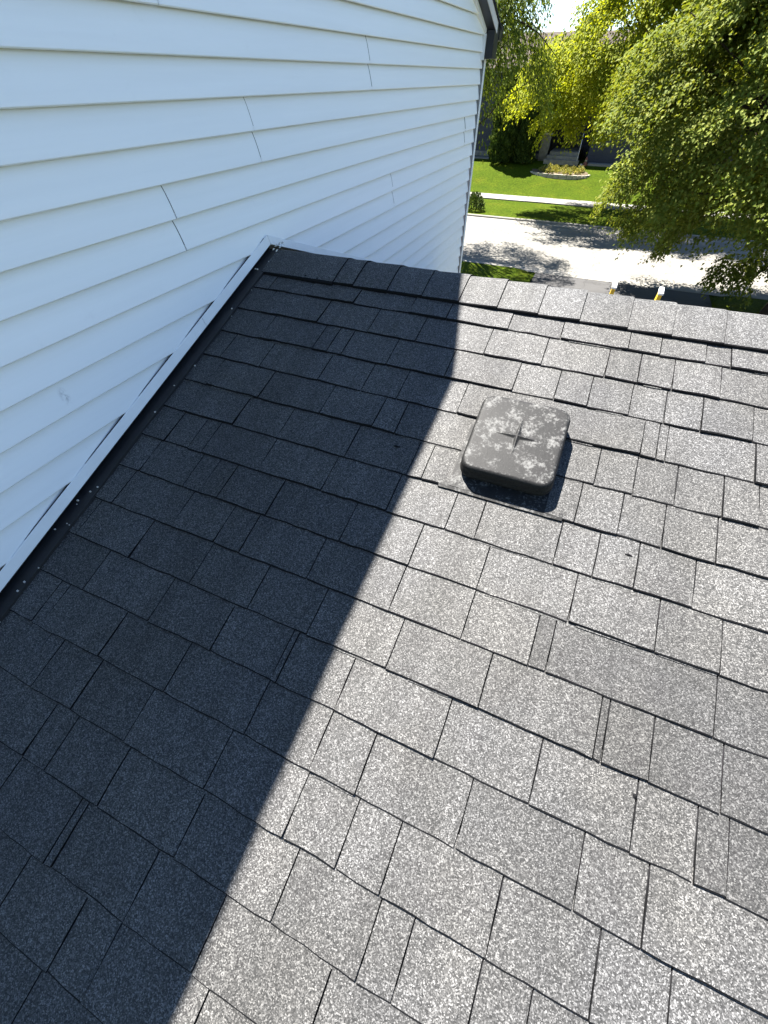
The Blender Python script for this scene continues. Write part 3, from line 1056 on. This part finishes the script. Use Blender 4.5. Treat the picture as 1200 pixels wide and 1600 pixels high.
# low branch sweeping down beside the trunk
m = MB()
bp = [(5.6, 17.1, 1.9), (5.2, 17.2, 1.7), (4.85, 17.2, 1.25), (4.72, 17.2, .85)]
m.tube(bp, [.07, .055, .04, .02], 7)
m.build('low_branch', M['bark'], maple, smooth=True)
P, A, N, ln, wd, _ = crown((4.35, 17.0, 1.35), (.8, .6, .45), 18, 90, .36, (.10, .075), .6, 8, shell=(.2, 1))
leaf_mesh('low_branch_leaves', M['maple'], maple, P, A, N, ln, wd)

# bright locust on the far parkway
loc = tag(empty('locust_tree', (2.3, 29.4, .13)), 'bright yellow-green feathery tree on the far verge beyond the street', 'tree')
def keep_l(c):
    return ~((c[:, 0] < -2.7) & (c[:, 2] > 6.2)) & (c[:, 2] > 4.15 - .12 * (c[:, 0] + 3.5))
P, A, N, ln, wd, cents = crown((-.1, 29.2, 6.3), (5.5, 4.0, 3.4), 430, 330, 1.0, (.12, .085), .5, 14, shell=(.5, 1.0), zcut=-.8, keep=keep_l)
leaf_mesh('crown', M['locust'], loc, P, A, N, ln, wd)
limbs((2.3, 29.4, .13), (2.0, 29.3, 3.0), cents, loc, M['bark'], .17, .06, 60, 15)
# tree whose right side shows past the white wall
left = tag(empty('shade_tree', (-6.6, 20.6, .12)), 'open branching tree with drooping leaf sprays behind the black gutter end', 'tree')
def keep_s(c): return (c[:, 0] < -2.9) & ~((c[:, 0] > -4.0) & (c[:, 2] > 6.1))
P, A, N, ln, wd, cents = crown((-6.2, 20.4, 6.6), (3.4, 3.2, 2.5), 430, 80, .7, (.11, .055), 1.0, 23, shell=(.3, 1.0), zcut=-.7, keep=keep_s)
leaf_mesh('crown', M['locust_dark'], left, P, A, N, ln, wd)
limbs((-6.6, 20.6, .12), (-6.4, 20.5, 3.4), cents, left, M['bark'], .17, .05, 60, 24)
m = MB()
def at(px, py, Y):
    d = aim(px, py); q = CAM + d * (Y / d.y); return q
for pts, r0 in (([(772, 45), (790, 22), (808, 4), (818, -25)], .05), ([(775, 44), (797, 29), (818, 36), (842, 52), (872, 92)], .042),
                ([(772, 5), (798, 22), (822, 10), (834, 40), (852, 52)], .03), ([(800, 30), (806, 52), (812, 70)], .02)):
    m.tube([at(px, py, 20.0) for px, py in pts], [r0 * (1 - .8 * i / (len(pts) - 1)) for i in range(len(pts))], 6)
m.build('branches', M['bark'], left, smooth=True)

# arborvitae pair
def arborvitae(x, y, h, r, seed, label):
    base = lawn_z(y)
    o = tag(empty('arborvitae', (x, y, base)), label, 'tree', 'columnar evergreens by the dark house')
    q = np.random.default_rng(seed)
    n = 16000
    t = q.random(n) ** .85
    ang = q.random(n) * 2 * pi
    prof = np.minimum(1, .72 + .5 * t) * np.sqrt(np.clip(1 - t ** 2.6, 0, 1)) + .03
    lump = 1 + .20 * np.sin(ang * 3 + t * 11 + seed) * np.cos(t * 23 + ang * 2) + .10 * np.sin(ang * 7 + t * 37)
    rr = r * prof * lump * (.72 + .32 * q.random(n) ** .5)
    P = np.stack([x + rr * np.cos(ang), y + rr * np.sin(ang), base + .05 + t * h], 1)
    rad = np.stack([np.cos(ang), np.sin(ang), np.zeros(n)], 1)
    A = unit(rad * .55 + np.array([0, 0, 1.0]) + q.normal(size=(n, 3)) * .3)
    N = unit(rad + q.normal(size=(n, 3)) * .5)
    leaf_mesh('crown', M['arbor'], o, P, A, N, q.uniform(.12, .26, n), q.uniform(.06, .12, n))
    MB().tube([(x, y, base - .1), (x, y, base + h * .8)], [.09, .02], 7).build('trunk', M['bark'], o)
    return o
arborvitae(-7.6, 37.6, 4.4, .88, 31, 'taller dark columnar evergreen at the outer end of the pair')
arborvitae(-6.1, 37.75, 3.9, .74, 32, 'shorter dark columnar evergreen nearest the flower bed')

def bush(name, x, y, z, r, h, n, mat, leaf, seed, label, cat, group=None):
    o = tag(empty(name, (x, y, z)), label, cat, group)
    q = np.random.default_rng(seed)
    d = unit(q.normal(size=(n, 3))); d[:, 2] = np.abs(d[:, 2])
    k = (.45 + .55 * q.random(n) ** .5)[:, None]
    P = np.array([x, y, z]) + d * k * np.array([r, r, h])
    A = unit(d + np.array([0, 0, .5]) + q.normal(size=(n, 3)) * .4); N = unit(d + q.normal(size=(n, 3)) * .5)
    leaf_mesh('foliage', mat, o, P, A, N, leaf * q.uniform(.7, 1.3, n), leaf * .5 * q.uniform(.7, 1.3, n))
    MB().tube([(x, y, z - .03), (x, y, z + h * .6)], [.02, .008], 5).build('stem', M['bark'], o)
    return o
bush('shrub', -6.75, 28.0, .13, .55, .75, 900, M['arbor'], .12, 41, 'small dark shrub at the verge beside the white wall corner', 'shrub')

# ================================================================== house across the street
FY = 39.6                                     # front of the house
HZ = lawn_z(39.0)
nh = tag(empty('neighbour_house', (-3, 43, HZ)), 'dark blue-grey house with brown shingle roof across the street', 'house')
EV = 5.62
def wallbox(name, x0, x1, y0, y1, z0, z1, mat=None, parent=nh):
    return MB().box(x0, x1, y0, y1, z0, z1).build(name, mat or M['blue'], parent)
wallbox('foundation', -20, -5.2, FY - .04, FY + 6, HZ - .3, HZ + .28, M['stone'])
fw = wallbox('front_wall', -20, -5.15, FY, FY + 7, HZ + .28, EV)
wallbox('porch_back_wall', -5.15, 1.2, FY + 2.4, FY + 7, HZ - .2, EV)
rw = wallbox('garage_wall', -2.1, 9.5, FY - .6, FY + 6.9, HZ - .2, EV - .2)
# roof planes with overhang
rf = MB().prism([(FY - .65, EV - .14), (FY - .65, EV + .04), (FY + 3.9, EV + 1.72), (FY + 8.5, EV + .04), (FY + 8.5, EV - .14)], 'x', -21, 10.2).build('roof', M['brownroof'], nh)
MB().box(-21, 10.2, FY - .70, FY - .652, EV - .16, EV + .03).build('fascia', M['fascia'], nh)
MB().box(-21, 10.2, FY - .80, FY - .702, EV - .10, EV + .02).build('gutter', M['black'], nh)
# lower porch roof over the entry
MB().prism([(FY - 1.2, 4.75), (FY - 1.2, 4.9), (FY + .2, EV - .17), (FY + 2.3, EV - .17), (FY + 2.3, 4.75)], 'x', -5.3, -2.15).build('porch_roof', M['brownroof'], nh)
# columns, door, lamp, window
for x in (-5.0,):
    c = MB(); c.prism([(x - .27, FY - .95), (x + .27, FY - .95), (x + .27, FY - .45), (x - .27, FY - .45)], 'z', HZ - .1, HZ + 1.35)
    cc = c.build('column', M['stone'], nh)
    MB().box(x - .33, x + .33, FY - 1.01, FY - .39, HZ + 1.352, HZ + 1.43).build('cap_stone', M['palestone'], cc)
    MB().box(x - .15, x + .15, FY - .85, FY - .55, HZ + 1.432, 4.74).build('post', M['black'], cc)
door = MB().box(-4.3, -3.35, FY + 2.32, FY + 2.39, HZ + .55, HZ + 2.65).build('door', M['doorp'], nh)
MB().box(-3.47, -3.43, FY + 2.26, FY + 2.315, HZ + 1.5, HZ + 1.62).build('handle', M['alu'], door)
for (a, b) in ((-4.2, -3.9), (-3.75, -3.45)):
    MB().box(a, b, FY + 2.29, FY + 2.318, HZ + 1.8, HZ + 2.5).build('panel', M['glass'], door)
lmp = MB().box(-5.72, -5.60, FY - .10, FY - .003, HZ + 1.35, HZ + 1.78).build('wall_lamp', M['lampw'], nh)
MB().box(-5.75, -5.57, FY - .13, FY - .002, HZ + 1.782, HZ + 1.84).build('lamp_hood', M['black'], lmp)
win = MB().box(-13.5, -11.2, FY - .05, FY - .003, HZ + 1.3, HZ + 2.9).build('window', M['vinyl'], nh)
for i in range(2):
    MB().box(-13.4 + i * 1.12, -12.4 + i * 1.12, FY - .058, FY - .052, HZ + 1.4, HZ + 2.8).build('pane', M['glass'], win)
for i in range(3):
    MB().box(-4.75 + i * .1, -2.5 - .12 * i, FY - 1.75 + i * .42, FY - 1.75 + (i + 1) * .42 + (2.9 if i == 2 else 0), HZ - .2, HZ + .17 + .17 * i).build('step', M['stone'], nh)
# stair rail
m = MB(); m.tube([(-2.62, FY - 1.7, HZ + .95), (-2.72, FY - .4, HZ + 1.45)], [.02, .02], 6); m.tube([(-2.62, FY - 1.7, HZ - .05), (-2.62, FY - 1.7, HZ + .95)], [.018, .018], 6)
m.build('hand_rail', M['fascia'], nh)
# pale path along the house
tag(MB().box(-16, -8.6, 38.2, 38.9, HZ - .08, HZ + .045).build('path', M['walk']), kind='structure')
tag(MB().box(-1.9, 6, 38.0, 38.7, HZ - .08, HZ + .05).build('front_path', M['walk']), kind='structure')
# flower bed ringed with edging stones
BX, BY = -3.45, 36.75
bed = tag(empty('flower_bed', (BX, BY, lawn_z(BY))), 'planting bed ringed with pale edging stones on the far lawn', 'flower bed')
def bed_pt(a):
    c, s_ = cos(a), sin(a)
    return BX + 1.85 * math.copysign(abs(c) ** .85, c) - .35 * s_, BY + .85 * math.copysign(abs(s_) ** .9, s_)
pts = [bed_pt(2 * pi * i / 40) for i in range(40)]
m = MB()
m.v += [(x, y, lawn_z(y) - .1) for x, y in pts] + [(BX + (x - BX) * .96, BY + (y - BY) * .96, lawn_z(BY - .8) + .20 + .08 * (y - BY + .8)) for x, y in pts]
m.f += [(i, (i + 1) % 40, 40 + (i + 1) % 40, 40 + i) for i in range(40)] + [tuple(range(40, 80))]
m.build('soil', M['soil'], bed)
for i in range(34):
    a = 2 * pi * i / 34
    x, y = bed_pt(a); x2, y2 = bed_pt(a + 2 * pi / 34)
    for lvl in range(2):
        if lvl == 1 and False: continue
        z0 = lawn_z(BY - .8) - .06 + lvl * .135
        p0, p1 = Vector((x, y, 0)), Vector((x2, y2, 0))
        d = (p1 - p0); L_ = d.length; d.normalize(); nn = Vector((-d.y, d.x, 0))
        q = [p0 + d * .012, p1 - d * .012]
        w = .085 + rs.uniform(-.01, .012)
        vs_ = []
        for zz in (z0, z0 + .128 + rs.uniform(-.006, .006)):
            for pp, sg in ((q[0], -1), (q[1], -1), (q[1], 1), (q[0], 1)):
                v = pp + nn * w * sg; vs_.append((v.x, v.y, zz))
        MB().add(vs_, [(3, 2, 1, 0), (4, 5, 6, 7), (0, 1, 5, 4), (1, 2, 6, 5), (2, 3, 7, 6), (3, 0, 4, 7)]).build('edging_stone', M['palestone'], bed)
for i in range(26):
    a, k = rs.uniform(0, 2 * pi), math.sqrt(rs.random()) * .84
    x, y = bed_pt(a); x, y = BX + (x - BX) * k, BY + (y - BY) * k
    bush('bed_plant', x, y, lawn_z(BY - .8) + .18, rs.uniform(.16, .30), rs.uniform(.18, .42), 150, M['bedleaf'], .10, 100 + i,
         'low pale green plant in the stone-ringed bed', 'plant', 'plants in the stone-ringed bed')
# small red and cream garden figure
gx, gy = -2.05, 37.95
fg = tag(empty('garden_figure', (gx, gy, lawn_z(gy))), 'small red garden figure with pointed hat beside the porch steps', 'figure')
gz = lawn_z(gy)
def lathe(prof, cx, cy, z0, nseg=12):
    m = MB(); k = 0
    for r_, z in prof:
        for j in range(nseg):
            m.v.append((cx + r_ * cos(2 * pi * j / nseg), cy + r_ * sin(2 * pi * j / nseg), z0 + z))
    for i in range(len(prof) - 1):
        for j in range(nseg):
            m.f.append((i * nseg + j, i * nseg + (j + 1) % nseg, (i + 1) * nseg + (j + 1) % nseg, (i + 1) * nseg + j))
    m.f += [tuple(range(nseg))[::-1], tuple((len(prof) - 1) * nseg + j for j in range(nseg))]
    return m
lathe([(.11, -.03), (.13, .06), (.115, .16), (.07, .22)], gx, gy, gz).build('body', M['red'], fg, smooth=True)
lathe([(.05, .2205), (.078, .26), (.075, .31), (.05, .335)], gx, gy, gz).build('head', M['cream'], fg, smooth=True)
lathe([(.085, .3355), (.07, .36), (.04, .43), (.006, .49)], gx, gy, gz).build('hat', M['red'], fg, smooth=True)
lathe([(.09, -.03), (.10, .06), (.07, .12)], gx - .24, gy - .1, gz).build('stump', M['cream'], fg, smooth=True)
print('shingles', count, 'planks', plank_parts)
